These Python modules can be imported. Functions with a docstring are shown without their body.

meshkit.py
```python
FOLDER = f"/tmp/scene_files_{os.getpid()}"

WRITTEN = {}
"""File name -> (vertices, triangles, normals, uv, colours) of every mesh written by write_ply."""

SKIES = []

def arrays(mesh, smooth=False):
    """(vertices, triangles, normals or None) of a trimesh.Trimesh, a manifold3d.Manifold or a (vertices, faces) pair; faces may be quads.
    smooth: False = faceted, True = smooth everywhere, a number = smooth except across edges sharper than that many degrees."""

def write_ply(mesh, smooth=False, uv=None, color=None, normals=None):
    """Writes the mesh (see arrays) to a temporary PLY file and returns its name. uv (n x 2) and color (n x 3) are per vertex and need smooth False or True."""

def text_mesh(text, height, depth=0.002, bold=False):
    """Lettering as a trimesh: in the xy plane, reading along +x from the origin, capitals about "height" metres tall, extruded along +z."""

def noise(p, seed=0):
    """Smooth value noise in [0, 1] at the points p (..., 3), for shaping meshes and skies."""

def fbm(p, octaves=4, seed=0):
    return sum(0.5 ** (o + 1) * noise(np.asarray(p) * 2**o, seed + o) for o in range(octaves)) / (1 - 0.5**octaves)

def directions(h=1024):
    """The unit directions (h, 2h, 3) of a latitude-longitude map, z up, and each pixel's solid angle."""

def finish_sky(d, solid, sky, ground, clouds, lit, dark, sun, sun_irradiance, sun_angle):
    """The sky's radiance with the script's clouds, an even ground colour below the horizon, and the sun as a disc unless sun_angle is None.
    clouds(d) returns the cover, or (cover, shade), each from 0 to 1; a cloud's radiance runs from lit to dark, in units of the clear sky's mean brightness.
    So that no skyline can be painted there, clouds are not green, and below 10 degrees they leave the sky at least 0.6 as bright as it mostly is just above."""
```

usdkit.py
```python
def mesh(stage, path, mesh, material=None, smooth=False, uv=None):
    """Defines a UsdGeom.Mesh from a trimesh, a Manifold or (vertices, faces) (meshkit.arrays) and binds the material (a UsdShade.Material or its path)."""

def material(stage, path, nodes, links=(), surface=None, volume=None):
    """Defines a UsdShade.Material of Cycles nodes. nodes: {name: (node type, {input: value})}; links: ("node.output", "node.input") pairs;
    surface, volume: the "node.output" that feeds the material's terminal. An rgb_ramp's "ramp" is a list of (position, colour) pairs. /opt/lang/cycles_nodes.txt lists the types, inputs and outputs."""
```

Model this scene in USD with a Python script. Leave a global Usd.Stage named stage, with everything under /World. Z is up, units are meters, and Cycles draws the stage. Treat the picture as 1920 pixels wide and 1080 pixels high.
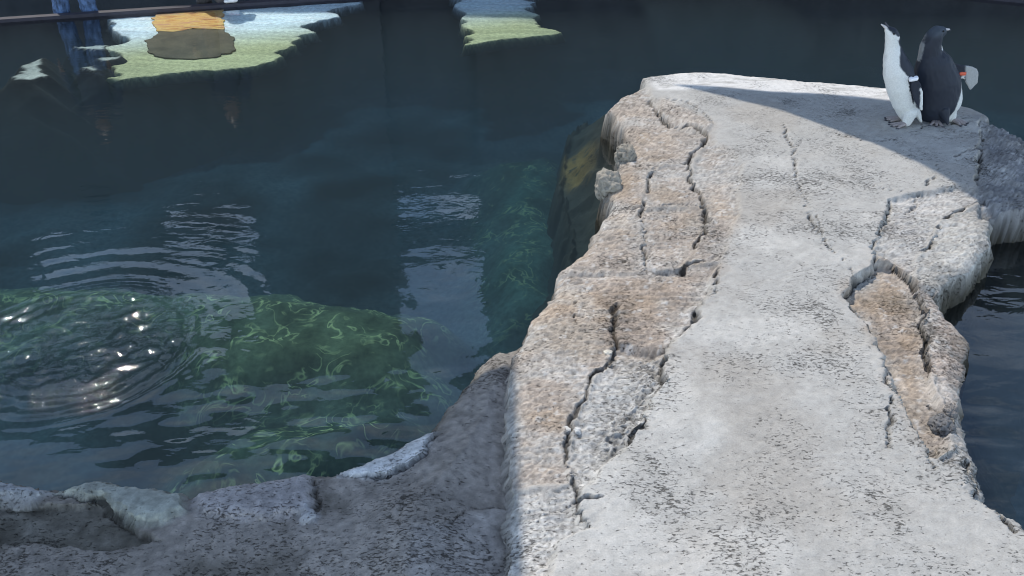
import math
import numpy as np, trimesh, manifold3d as m3
import usdkit, meshkit
from meshkit import fbm, noise
from pxr import Usd, UsdGeom, UsdLux, UsdShade, Sdf, Gf, Vt

stage = Usd.Stage.CreateInMemory()
UsdGeom.SetStageUpAxis(stage, UsdGeom.Tokens.z)
UsdGeom.SetStageMetersPerUnit(stage, 1.0)
UsdGeom.Xform.Define(stage, '/World')
UsdGeom.Scope.Define(stage, '/World/Looks')

# ------------------------------------------------------------------ camera, sky, sun, exposure
CAM_H, PITCH, F = 2.3, math.radians(30.0), 1663.0          # metres, radians, focal length in photo pixels (1920 wide)
EXPOSURE = 0.56
cam = UsdGeom.Camera.Define(stage, '/World/camera')
cam.AddTranslateOp().Set((0, 0, CAM_H))
cam.AddRotateXYZOp().Set((90 - math.degrees(PITCH), 0, 0))
cam.CreateHorizontalApertureAttr(36.0)
cam.CreateVerticalApertureAttr(36.0 * 9 / 16)
cam.CreateFocalLengthAttr(36.0 * F / 1920)
cam.CreateExposureAttr(EXPOSURE)
cam.CreateClippingRangeAttr((0.05, 1000))

SUN_EL, SUN_AZ = math.radians(56), math.radians(-30)        # azimuth from +y towards +x
SUN = np.array([math.cos(SUN_EL) * math.sin(SUN_AZ), math.cos(SUN_EL) * math.cos(SUN_AZ), math.sin(SUN_EL)])
sky_mat = usdkit.material(stage, '/World/Looks/sky_light', {
    'sky': ('sky_texture', {'sky_type': 'single_scattering', 'sun_disc': False, 'sun_elevation': SUN_EL, 'sun_rotation': SUN_AZ, 'aerosol_density': 0.15}),
    'tc': ('texture_coordinate', {}),
    'mp': ('mapping', {'scale': (1.0, 1.0, 2.2)}),
    'n': ('noise_texture', {'scale': 2.6, 'detail': 7.0, 'roughness': 0.58, 'distortion': 0.3}),
    'cov': ('map_range', {'from_min': 0.47, 'from_max': 0.66, 'to_min': 0.0, 'to_max': 0.8, 'clamp': True}),
    'mx': ('mix', {'color2': (5.6, 6.4, 7.6)}),
    'bg': ('background_shader', {'strength': 0.15})},
    [('tc.generated', 'mp.vector'), ('mp.vector', 'n.vector'), ('n.fac', 'cov.value'), ('cov.result', 'mx.fac'), ('sky.color', 'mx.color1'), ('mx.color', 'bg.color')], surface='bg.background')
dome = UsdLux.DomeLight.Define(stage, '/World/sky')
dome.GetPrim().SetCustomDataByKey('kind', 'structure')
UsdShade.MaterialBindingAPI.Apply(dome.GetPrim()).Bind(sky_mat)
sun = UsdLux.DistantLight.Define(stage, '/World/sun')
sun.CreateIntensityAttr(0.66); sun.CreateAngleAttr(0.5); sun.CreateColorAttr((1.0, 0.95, 0.88))
sun.GetPrim().CreateAttribute('inputs:normalize', Sdf.ValueTypeNames.Bool).Set(True)
sun.AddRotateXYZOp().Set((math.degrees(math.pi / 2 - SUN_EL), 0, math.degrees(math.pi - SUN_AZ)))

# ------------------------------------------------------------------ helpers
RNG = np.random.default_rng(7)
_used = {}
def free(path):
    n = _used.get(path, -1) + 1
    _used[path] = n
    return path if n == 0 else f'{path}_{n:03d}'

def tag(prim, label=None, cat=None, group=None, kind=None):
    prim = prim.GetPrim() if hasattr(prim, 'GetPrim') else prim
    for k, v in (('label', label), ('category', cat), ('group', group), ('kind', kind)):
        if v: prim.SetCustomDataByKey(k, v)
    return prim

def thing(name, label=None, cat=None, loc=(0, 0, 0), rz=0.0, group=None, kind=None):
    x = UsdGeom.Xform.Define(stage, free('/World/' + name))
    x.AddTranslateOp().Set(tuple(map(float, loc)))
    if rz: x.AddRotateZOp().Set(math.degrees(rz))
    return tag(x, label, cat, group, kind)

def add(name, mesh, mat, parent=None, smooth=False, col=None, label=None, cat=None, group=None, kind=None):
    path = free((str(parent.GetPath()) if parent is not None else '/World') + '/' + name)
    if col is not None: smooth = True
    m = usdkit.mesh(stage, path, mesh, mat, smooth=smooth)
    if col is not None:
        pv = UsdGeom.PrimvarsAPI(m).CreatePrimvar('col', Sdf.ValueTypeNames.Color3fArray, 'vertex')
        pv.Set(Vt.Vec3fArray.FromNumpy(np.asarray(col, np.float32)))
    return tag(m, label, cat, group, kind)

cP, sP = math.cos(PITCH), math.sin(PITCH)
def at(px, py, z=0.0):
    """The point of the level plane z that the photograph shows at a pixel."""
    px, py = np.asarray(px, float), np.asarray(py, float)
    u, v = (px - 960) / F, (540 - py) / F
    dy, dz = cP + v * sP, v * cP - sP
    t = (z - CAM_H) / dz
    return np.stack([u * t, dy * t, np.broadcast_to(z, np.shape(t))], -1)
def poly(pts, z=0.0):
    a = np.asarray(pts, float)
    return at(a[:, 0], a[:, 1], z)[:, :2]

def ss(a, b, x):
    t = np.clip((x - a) / (b - a), 0, 1)
    return t * t * (3 - 2 * t)

def segdist(P, line, closed=False):
    L = np.vstack([line, line[:1]]) if closed else line
    best = np.full(len(P), 1e9)
    for a, b in zip(L[:-1], L[1:]):
        ab = b - a
        t = np.clip(((P - a) @ ab) / max(ab @ ab, 1e-12), 0, 1)
        best = np.minimum(best, np.hypot(*(P - a - t[:, None] * ab).T))
    return best
def inside(P, pg):
    r = np.zeros(len(P), bool)
    x, y = P.T
    for (x0, y0), (x1, y1) in zip(pg, np.roll(pg, -1, 0)):
        c = (y0 > y) != (y1 > y)
        with np.errstate(divide='ignore', invalid='ignore'):
            r ^= c & (x < (x1 - x0) * (y - y0) / (y1 - y0 + 1e-15) + x0)
    return r
def sdist(P, pg):
    d = segdist(P, pg, True)
    return np.where(inside(P, pg), d, -d)
def P3(P, s, z=0.0, sy=None):
    return np.column_stack([P[:, 0] * s, P[:, 1] * (sy or s), np.full(len(P), z)])

def grid(y0, y1, ny, u0, u1, nx, c=0.9):
    """A ground grid, finer near the viewer; rows in y, columns fanning out in x."""
    t = np.linspace(0, 1, ny)
    a, b = 1 / (y0 + c), 1 / (y1 + c)
    y = 1 / (a + (b - a) * t) - c
    u = np.linspace(u0, u1, nx)
    Y, U = np.meshgrid(y, u, indexing='ij')
    P = np.column_stack([(U * (Y + c)).ravel(), Y.ravel()])
    i = np.arange(ny * nx).reshape(ny, nx)
    q = np.stack([i[:-1, :-1], i[:-1, 1:], i[1:, 1:], i[1:, :-1]], -1).reshape(-1, 4)
    return P, np.vstack([q[:, [0, 1, 2]], q[:, [0, 2, 3]]])

def submesh(V, Fc, keep, N):
    f = Fc[keep]
    ids, inv = np.unique(f, return_inverse=True)
    return V[ids], inv.reshape(-1, 3), ids

def add_patch(name, V, Fc, keep, N, C, mat, parent=None, **kw):
    v, f, ids = submesh(V, Fc, keep, N)
    if not len(f): return None
    path = free((str(parent.GetPath()) if parent is not None else '/World') + '/' + name)
    m = UsdGeom.Mesh.Define(stage, path)
    m.CreatePointsAttr(Vt.Vec3fArray.FromNumpy(v.astype(np.float32)))
    m.CreateFaceVertexCountsAttr(Vt.IntArray.FromNumpy(np.full(len(f), 3, np.int32)))
    m.CreateFaceVertexIndicesAttr(Vt.IntArray.FromNumpy(f.astype(np.int32).ravel()))
    m.CreateSubdivisionSchemeAttr('none')
    m.CreateNormalsAttr(Vt.Vec3fArray.FromNumpy(N[ids].astype(np.float32))); m.SetNormalsInterpolation('vertex')
    UsdGeom.PrimvarsAPI(m).CreatePrimvar('col', Sdf.ValueTypeNames.Color3fArray, 'vertex').Set(Vt.Vec3fArray.FromNumpy(C[ids].astype(np.float32)))
    UsdShade.MaterialBindingAPI.Apply(m.GetPrim()).Bind(mat)
    return tag(m, **kw)

def normals(V, Fc):
    n = np.zeros_like(V); fn = np.cross(V[Fc[:, 1]] - V[Fc[:, 0]], V[Fc[:, 2]] - V[Fc[:, 0]])
    for k in range(3): np.add.at(n, Fc[:, k], fn)
    return n / np.maximum(np.linalg.norm(n, axis=1, keepdims=True), 1e-12)

# ------------------------------------------------------------------ materials
def painted(name, rough=0.85, grain=60.0, amount=0.25, bump=0.4, dist=0.004, spec=0.3):
    """Base colour from the mesh's own colours, broken up by fine procedural grain and relief."""
    return usdkit.material(stage, '/World/Looks/' + name, {
        'a': ('attribute', {'attribute': 'col'}),
        'g': ('geometry', {}),
        'n': ('noise_texture', {'scale': grain, 'detail': 5.0, 'roughness': 0.65}),
        'r': ('map_range', {'from_min': 0.3, 'from_max': 0.7, 'to_min': 1 - amount, 'to_max': 1 + amount}),
        'm': ('vector_math', {'math_type': 'scale'}),
        'n2': ('noise_texture', {'scale': grain * 2.2, 'detail': 6.0, 'roughness': 0.7}),
        'b': ('bump', {'strength': bump, 'distance': dist}),
        'p': ('principled_bsdf', {'roughness': rough, 'specular_ior_level': spec})},
        [('g.position', 'n.vector'), ('g.position', 'n2.vector'), ('n.fac', 'r.value'), ('a.color', 'm.vector1'), ('r.result', 'm.scale'), ('m.vector', 'p.base_color'),
         ('n2.fac', 'b.height'), ('b.normal', 'p.normal')], surface='p.BSDF')

def plain(name, c, rough=0.7, grain=20.0, amount=0.2, bump=0.2, dist=0.003, spec=0.4, scale=(1, 1, 1)):
    lo, hi = [x * (1 - amount) for x in c], [x * (1 + amount) for x in c]
    return usdkit.material(stage, '/World/Looks/' + name, {
        'g': ('geometry', {}), 'mp': ('mapping', {'scale': scale}),
        'n': ('noise_texture', {'scale': grain, 'detail': 5.0, 'roughness': 0.6}),
        'r': ('rgb_ramp', {'ramp': [(0.3, lo), (0.7, hi)]}),
        'b': ('bump', {'strength': bump, 'distance': dist}),
        'p': ('principled_bsdf', {'roughness': rough, 'specular_ior_level': spec})},
        [('g.position', 'mp.vector'), ('mp.vector', 'n.vector'), ('n.fac', 'r.fac'), ('r.color', 'p.base_color'), ('n.fac', 'b.height'), ('b.normal', 'p.normal')], surface='p.BSDF')

M_rock = usdkit.material(stage, '/World/Looks/weathered_rock', {
    'a': ('attribute', {'attribute': 'col'}), 'g': ('geometry', {}),
    'mp': ('mapping', {'scale': (1.0, 1.9, 1.0)}),
    'fl': ('noise_texture', {'scale': 58.0, 'detail': 6.0, 'roughness': 0.70, 'distortion': 0.5}),
    'cl': ('noise_texture', {'scale': 3.2, 'detail': 4.0, 'roughness': 0.6}),
    'cm': ('map_range', {'from_min': 0.3, 'from_max': 0.7, 'to_min': -0.11, 'to_max': 0.075}),
    'sum': ('math', {'math_type': 'add'}),
    'fr': ('rgb_ramp', {'ramp': [(0.0, (1.04, 1.04, 1.04)), (0.57, (1.0, 1.0, 1.0)), (0.605, (.66, .65, .64)), (0.67, (.34, .33, .32)), (1.0, (.3, .3, .3))]}),
    'gr': ('noise_texture', {'scale': 160.0, 'detail': 4.0, 'roughness': 0.7}),
    'gm': ('map_range', {'from_min': 0.3, 'from_max': 0.7, 'to_min': 0.86, 'to_max': 1.12}),
    'm1': ('vector_math', {'math_type': 'multiply'}), 'm2': ('vector_math', {'math_type': 'scale'}),
    'hv': ('math', {'math_type': 'multiply', 'value2': -1.0}),
    'h2': ('math', {'math_type': 'multiply_add', 'value2': 0.22}),
    'b': ('bump', {'strength': 0.75, 'distance': 0.012}),
    'p': ('principled_bsdf', {'roughness': 0.92, 'specular_ior_level': 0.15})},
    [('g.position', 'mp.vector'), ('mp.vector', 'fl.vector'), ('g.position', 'cl.vector'), ('g.position', 'gr.vector'), ('cl.fac', 'cm.value'),
     ('fl.fac', 'sum.value1'), ('cm.result', 'sum.value2'), ('sum.value', 'fr.fac'), ('gr.fac', 'gm.value'), ('a.color', 'm1.vector1'), ('fr.color', 'm1.vector2'),
     ('m1.vector', 'm2.vector1'), ('gm.result', 'm2.scale'), ('m2.vector', 'p.base_color'),
     ('fr.color', 'h2.value3'), ('gr.fac', 'h2.value1'), ('h2.value', 'b.height'), ('b.normal', 'p.normal')], surface='p.BSDF')
M_floor = usdkit.material(stage, '/World/Looks/algae_caustic_floor', {  # yellow-green caustic lines are painted into the floor colour
    'a': ('attribute', {'attribute': 'col'}), 'w': ('attribute', {'attribute': 'caustics'}), 'g': ('geometry', {}),
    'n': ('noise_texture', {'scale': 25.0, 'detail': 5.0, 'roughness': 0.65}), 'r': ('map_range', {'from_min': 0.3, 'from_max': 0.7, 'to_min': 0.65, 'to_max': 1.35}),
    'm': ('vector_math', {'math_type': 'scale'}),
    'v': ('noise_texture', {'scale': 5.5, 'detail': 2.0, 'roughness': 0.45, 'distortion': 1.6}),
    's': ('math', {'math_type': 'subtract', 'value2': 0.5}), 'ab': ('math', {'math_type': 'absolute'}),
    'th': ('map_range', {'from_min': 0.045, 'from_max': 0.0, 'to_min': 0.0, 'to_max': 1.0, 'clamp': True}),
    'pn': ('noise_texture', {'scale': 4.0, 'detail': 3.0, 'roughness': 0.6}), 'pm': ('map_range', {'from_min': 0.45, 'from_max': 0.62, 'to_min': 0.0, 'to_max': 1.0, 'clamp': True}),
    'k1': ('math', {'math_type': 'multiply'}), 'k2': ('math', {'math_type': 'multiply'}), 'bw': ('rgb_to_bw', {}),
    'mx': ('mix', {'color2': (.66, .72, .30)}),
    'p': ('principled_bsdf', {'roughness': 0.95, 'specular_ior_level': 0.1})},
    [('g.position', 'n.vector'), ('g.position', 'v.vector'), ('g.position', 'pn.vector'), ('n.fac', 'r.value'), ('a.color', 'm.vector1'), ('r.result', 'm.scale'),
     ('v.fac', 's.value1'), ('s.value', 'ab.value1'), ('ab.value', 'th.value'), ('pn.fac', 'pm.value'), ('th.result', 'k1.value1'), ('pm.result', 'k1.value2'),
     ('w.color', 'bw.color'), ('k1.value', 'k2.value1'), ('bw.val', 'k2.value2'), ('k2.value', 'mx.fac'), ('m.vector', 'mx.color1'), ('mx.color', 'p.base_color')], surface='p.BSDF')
M_bed = painted('pool_bed', rough=0.95, grain=25, amount=0.3, bump=0.2, dist=0.01, spec=0.1)
M_plume = painted('plumage', rough=0.55, grain=120, amount=0.12, bump=0.25, dist=0.003, spec=0.4)
SPLASH = tuple(at(140, 645))
M_water = usdkit.material(stage, '/World/Looks/pool_water', {
    'g': ('geometry', {}), 'mp': ('mapping', {'scale': (1.0, 1.6, 1.0)}),
    'n': ('noise_texture', {'scale': 6.0, 'detail': 3.0, 'roughness': 0.5, 'distortion': 0.5}),
    'd': ('vector_math', {'math_type': 'distance', 'vector2': SPLASH}),
    'dm': ('map_range', {'from_min': 0.62, 'from_max': 0.30, 'to_min': 0.0, 'to_max': 1.0, 'clamp': True}),
    'n2': ('noise_texture', {'scale': 26.0, 'detail': 3.0, 'roughness': 0.55, 'distortion': 0.6}),
    'c2': ('math', {'math_type': 'multiply'}), 'c3': ('math', {'math_type': 'multiply_add', 'value2': 1.7}),
    'b': ('bump', {'strength': 0.20, 'distance': 0.008}),
    'fr': ('fresnel', {'IOR': 1.40}),
    't': ('transparent_bsdf', {'color': (0.95, 0.98, 0.98)}),
    'gl': ('glossy_bsdf', {'color': (1, 1, 1), 'roughness': 0.02}),
    'mx': ('mix_closure', {}),
    'vol': ('volume_coefficients', {'scatter_coeffs': (0.072, 0.094, 0.098), 'absorption_coeffs': (0.95, 0.62, 0.44)})},
    [('g.position', 'mp.vector'), ('mp.vector', 'n.vector'), ('g.position', 'd.vector1'), ('d.value', 'dm.value'), ('mp.vector', 'n2.vector'), ('n2.fac', 'c2.value1'), ('dm.result', 'c2.value2'),
     ('c2.value', 'c3.value1'), ('n.fac', 'c3.value3'), ('c3.value', 'b.height'), ('b.normal', 'gl.normal'),
     ('fr.fac', 'mx.fac'), ('t.BSDF', 'mx.closure1'), ('gl.BSDF', 'mx.closure2')], surface='mx.closure', volume='vol.volume')

# ================================================================== THE ROCKS (one relief, split into the pieces seen)
ZT = 0.23                                              # height of the rock's top above the water
ISLAND = [(1205,141),(1300,133),(1450,141),(1600,154),(1672,161),(1740,172),(1830,198),(1880,222),(1925,250),(2010,285),(2040,330),(2000,372),
          (1925,382),(1870,386),(1850,392),(1864,405),(1862,440),(1832,478),(1775,512),(1757,535),(1788,578),(1818,610),(1814,640),(1795,680),(1806,755),
          (1824,850),(1852,920),(1920,965),(2060,1015),(2200,1080),(2200,1300),(955,1300),(957,900),(955,720),(960,650),(1000,588),(1042,540),(1050,490),(1096,466),(1132,396),
          (1156,381),(1134,345),(1163,312),(1160,284),(1181,262),(1171,225),(1136,200),(1160,177),(1207,162)]
BANK = [(-900,880),(-300,884),(0,890),(80,905),(190,897),(345,925),(440,905),(590,885),(640,880),(740,838),(812,795),(872,720),(930,655),(985,640),(985,1300),(-900,1300)]
SHELF = [(1215,140),(1130,165),(1080,190),(1062,240),(1056,300),(1072,345),(1078,460),(1040,520),(1250,500),(1350,200)]
CRACKS = [  # line, half width, depth
    ([(1213,178),(1232,212),(1262,236),(1300,240),(1330,256)], .020, .055),
    ([(1240,185),(1290,192),(1318,212),(1335,232)], .014, .035),
    ([(1330,256),(1296,292),(1293,330),(1318,362),(1327,400),(1322,432),(1308,455)], .026, .05),
    ([(1345,486),(1310,486),(1282,490),(1276,503)], .016, .04),
    ([(1154,383),(1200,386),(1238,379),(1290,378),(1322,385)], .012, .045),
    ([(1165,309),(1215,308),(1250,303),(1296,302)], .010, .03),
    ([(1228,310),(1214,335),(1216,352),(1205,392),(1212,430),(1205,455),(1208,502)], .012, .045),
    ([(1350,500),(1338,540),(1310,572),(1300,604),(1258,640),(1238,672),(1236,722),(1212,780),(1178,832)], .018, .035),
    ([(1160,560),(1150,610),(1162,640),(1150,668),(1118,700),(1096,742),(1072,800),(1064,862),(1078,922),(1084,958),(1102,990)], .018, .03),
    ([(1468,238),(1488,280),(1490,312),(1498,350),(1514,398),(1556,466),(1602,512)], .008, .035),
    ([(1535,405),(1545,440),(1560,470)], .006, .02),
    ([(1667,372),(1664,400),(1650,430),(1641,470),(1642,494),(1606,516),(1582,548)], .016, .045),
    ([(1640,482),(1682,488),(1716,520),(1734,560),(1741,620),(1748,684)], .016, .06),
    ([(1582,548),(1604,580),(1636,610),(1658,672),(1668,742),(1664,836)], .014, .04),
    ([(1850,366),(1800,388),(1768,412),(1756,440),(1734,466)], .016, .08),
    ([(1758,308),(1752,330),(1735,346)], .008, .035),
    ([(1728,358),(1716,378),(1702,394)], .009, .035),
    ([(1672,716),(1700,770),(1732,832),(1748,872)], .014, .035),
    ([(1752,740),(1780,770),(1784,800)], .018, .05),
    ([(1812,850),(1824,880),(1840,930),(1900,985)], .014, .04),
    ([(1800,872),(1812,905)], .010, .03),
    ([(1842,222),(1838,260),(1836,300),(1828,340)], .022, .06),
    ([(1793,294),(1812,284),(1832,280)], .012, .035),
    ([(1748,236),(1800,228),(1848,226),(1870,232)], .010, .03),
    ([(1700,250),(1760,228),(1800,204)], .008, .02),
    ([(1560,250),(1620,266),(1690,262)], .006, .012),
    ([(1620,340),(1660,352),(1700,356)], .008, .02),
    ([(1075,600),(1082,570),(1080,555)], .006, .02),
    ([(1120,930),(1060,940),(1010,965)], .016, .03),
    ([(835,985),(880,955),(925,948)], .007, .025),
    ([(585,892),(590,930),(588,950)], .008, .02),
    ([(92,905),(180,930),(245,975)], .010, .03),
    ([(810,800),(800,850),(770,872),(725,890),(630,885)], .010, .035),
]
# pieces: name, outline in the photograph, height offset, colour, owner
GREY, PALE, BROWN, TAN, ORNG = (.36,.345,.315), (.375,.36,.328), (.315,.262,.212), (.35,.302,.252), (.315,.255,.20)
PIECES = [
    ('stone', [(1130,190),(1160,165),(1215,165),(1240,215),(1330,256),(1296,302),(1230,306),(1165,309),(1150,270)], -.012, TAN),
    ('stone', [(1240,185),(1335,232),(1330,256),(1262,236),(1232,212)], .015, TAN),
    ('stone', [(1120,345),(1165,309),(1228,308),(1214,335),(1205,384),(1154,383)], -.005, BROWN),
    ('stone', [(1228,308),(1296,302),(1293,330),(1318,362),(1322,385),(1205,384),(1214,335)], -.02, TAN),
    ('stone', [(1030,500),(1060,470),(1132,384),(1205,386),(1212,430),(1208,503),(1120,508)], -.02, TAN),
    ('stone', [(1205,386),(1322,385),(1327,400),(1308,455),(1282,490),(1276,505),(1208,503)], -.03, TAN),
    ('stone', [(1330,256),(1390,300),(1385,400),(1352,486),(1282,490),(1327,420),(1318,362),(1293,330)], -.015, TAN),
    ('stone', [(940,660),(1030,500),(1208,503),(1282,490),(1350,490),(1300,604),(1240,660),(1150,668),(1096,742),(1064,862),(1070,905),(950,905)], -.03, BROWN),
    ('stone', [(1162,640),(1258,640),(1238,672),(1236,722),(1178,832),(1110,900),(1078,922),(1064,862),(1096,742),(1150,668)], -.035, GREY),
    ('stone', [(950,905),(1070,905),(1084,958),(1102,990),(1040,1010),(975,1300),(950,1300)], -.03, (.40,.385,.355)),
    ('stone', [(1667,372),(1728,358),(1800,345),(1850,366),(1768,412),(1734,466),(1716,520),(1682,488),(1641,476)], -.03, (.36,.34,.31)),
    ('stone', [(1850,366),(1880,390),(1880,440),(1832,500),(1757,535),(1716,520),(1734,466),(1768,412)], -.02, (.37,.35,.31)),
    ('stone', [(1582,548),(1606,516),(1642,490),(1682,488),(1716,520),(1734,560),(1748,684),(1784,770),(1790,812),(1745,850),(1672,716),(1658,672),(1636,610)], -.06, ORNG),
    ('stone', [(1716,520),(1757,530),(1830,600),(1830,650),(1805,690),(1840,850),(1790,840),(1784,770),(1748,684),(1734,560)], -.045, (.37,.31,.26)),
    ('stone', [(1664,700),(1672,716),(1745,850),(1800,872),(1840,930),(1920,985),(2060,1100),(2060,1015),(1920,950),(1860,910),(1840,850),(1790,840),(1745,850)], -.02, GREY),
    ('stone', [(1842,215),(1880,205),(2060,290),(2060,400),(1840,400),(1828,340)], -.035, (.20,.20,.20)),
]
BANKP = [
    ('stone', [(85,905),(190,885),(345,915),(355,945),(300,975),(245,975),(180,930)], .022, (.30,.32,.28)),
    ('stone', [(-60,880),(0,885),(92,905),(60,925),(-60,930)], .02, (.33,.34,.34)),
    ('stone', [(355,945),(345,920),(440,895),(585,875),(590,950),(500,975),(380,960)], .012, (.34,.32,.31)),
    ('stone', [(556,950),(580,940),(595,958),(588,975),(565,978)], .018, (.38,.38,.38)),
    ('flat_slab', [(628,886),(740,838),(815,793),(800,850),(770,872),(722,892)], .012, (.58,.58,.56)),
    ('flat_slab', [(770,1000),(835,985),(925,948),(985,940),(985,1300),(770,1300)], .004, (.285,.265,.24)),
    ('earth', [(-60,930),(60,925),(180,930),(245,975),(300,1000),(200,1015),(-60,1000)], -.03, (.22,.21,.18)),
]
P, Fc = grid(1.25, 7.6, 820, -1.0, 0.60, 940)
isl, bnk, shf = (poly(x, ZT) for x in (ISLAND, BANK, SHELF))
bnk = poly(BANK, 0.11)
shf = poly(SHELF, -.12)
import shapely
from shapely.geometry import Polygon
_near = shapely.union_all([Polygon(isl).buffer(1.0), Polygon(bnk).buffer(1.0), Polygon(shf).buffer(.3)])
_keep = shapely.contains_xy(_near, P[:, 0], P[:, 1])
_map = np.cumsum(_keep) - 1
Fc = _map[Fc[_keep[Fc].all(1)]]; P = P[_keep]
w1 = np.column_stack([fbm(P3(P, 9, 1.0), 4) - .5, fbm(P3(P, 9, 5.0), 4) - .5]) * .10
w2 = np.column_stack([fbm(P3(P, 40, 2.0), 3) - .5, fbm(P3(P, 40, 8.0), 3) - .5]) * .03
Q = P + w1 * .5 + w2 * .5
d_i, d_b, d_s = sdist(P + w1 * .45 + w2 * .28, isl), sdist(P + w1 * .4 + w2 * .7, bnk), sdist(P + w1, shf)
big, mid, fine = fbm(P3(P, 1.3, 3), 3) - .5, fbm(P3(P, 7, 4), 4) - .5, fbm(P3(P, 45, 6), 4) - .5
lam = fbm(P3(P, 8, 9, 42), 4) - .5                      # layers of the rock
vfine = fbm(P3(P, 110, 3), 2) - .5
# heights
top_i = ZT + .05 * big + .010 * mid + .0035 * fine
col = np.tile(np.array(PALE), (len(P), 1))
rough_zone = np.zeros(len(P))
label_i = np.zeros(len(P), int)
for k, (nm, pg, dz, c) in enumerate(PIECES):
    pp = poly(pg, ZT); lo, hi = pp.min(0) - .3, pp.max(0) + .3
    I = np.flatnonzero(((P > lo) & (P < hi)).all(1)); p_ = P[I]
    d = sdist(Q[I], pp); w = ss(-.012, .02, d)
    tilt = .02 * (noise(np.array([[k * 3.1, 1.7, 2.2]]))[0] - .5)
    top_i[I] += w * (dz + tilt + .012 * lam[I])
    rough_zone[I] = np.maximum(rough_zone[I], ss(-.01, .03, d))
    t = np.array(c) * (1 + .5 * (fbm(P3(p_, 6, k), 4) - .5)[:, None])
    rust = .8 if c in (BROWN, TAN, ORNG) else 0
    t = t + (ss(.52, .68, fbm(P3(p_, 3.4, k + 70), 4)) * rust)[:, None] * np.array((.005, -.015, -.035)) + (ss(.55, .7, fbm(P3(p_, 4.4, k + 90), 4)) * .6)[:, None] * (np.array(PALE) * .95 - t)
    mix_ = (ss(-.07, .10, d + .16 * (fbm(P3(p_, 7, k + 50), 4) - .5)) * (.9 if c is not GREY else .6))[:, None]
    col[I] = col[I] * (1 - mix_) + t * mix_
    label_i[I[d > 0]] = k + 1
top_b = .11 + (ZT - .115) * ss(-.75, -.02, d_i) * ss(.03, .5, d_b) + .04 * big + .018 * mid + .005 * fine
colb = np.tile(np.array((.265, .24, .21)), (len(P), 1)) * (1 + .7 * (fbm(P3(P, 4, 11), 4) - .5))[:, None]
label_b = np.zeros(len(P), int)
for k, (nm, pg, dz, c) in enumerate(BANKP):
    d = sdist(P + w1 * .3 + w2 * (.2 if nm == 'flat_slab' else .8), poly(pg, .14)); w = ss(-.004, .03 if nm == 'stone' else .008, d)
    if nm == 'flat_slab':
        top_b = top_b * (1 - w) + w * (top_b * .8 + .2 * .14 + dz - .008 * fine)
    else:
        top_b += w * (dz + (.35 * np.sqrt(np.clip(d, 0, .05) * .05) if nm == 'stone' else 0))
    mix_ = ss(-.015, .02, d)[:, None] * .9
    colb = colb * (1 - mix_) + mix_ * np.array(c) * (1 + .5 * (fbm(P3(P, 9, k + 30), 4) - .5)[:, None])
    label_b[d > 0] = k + 1
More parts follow.
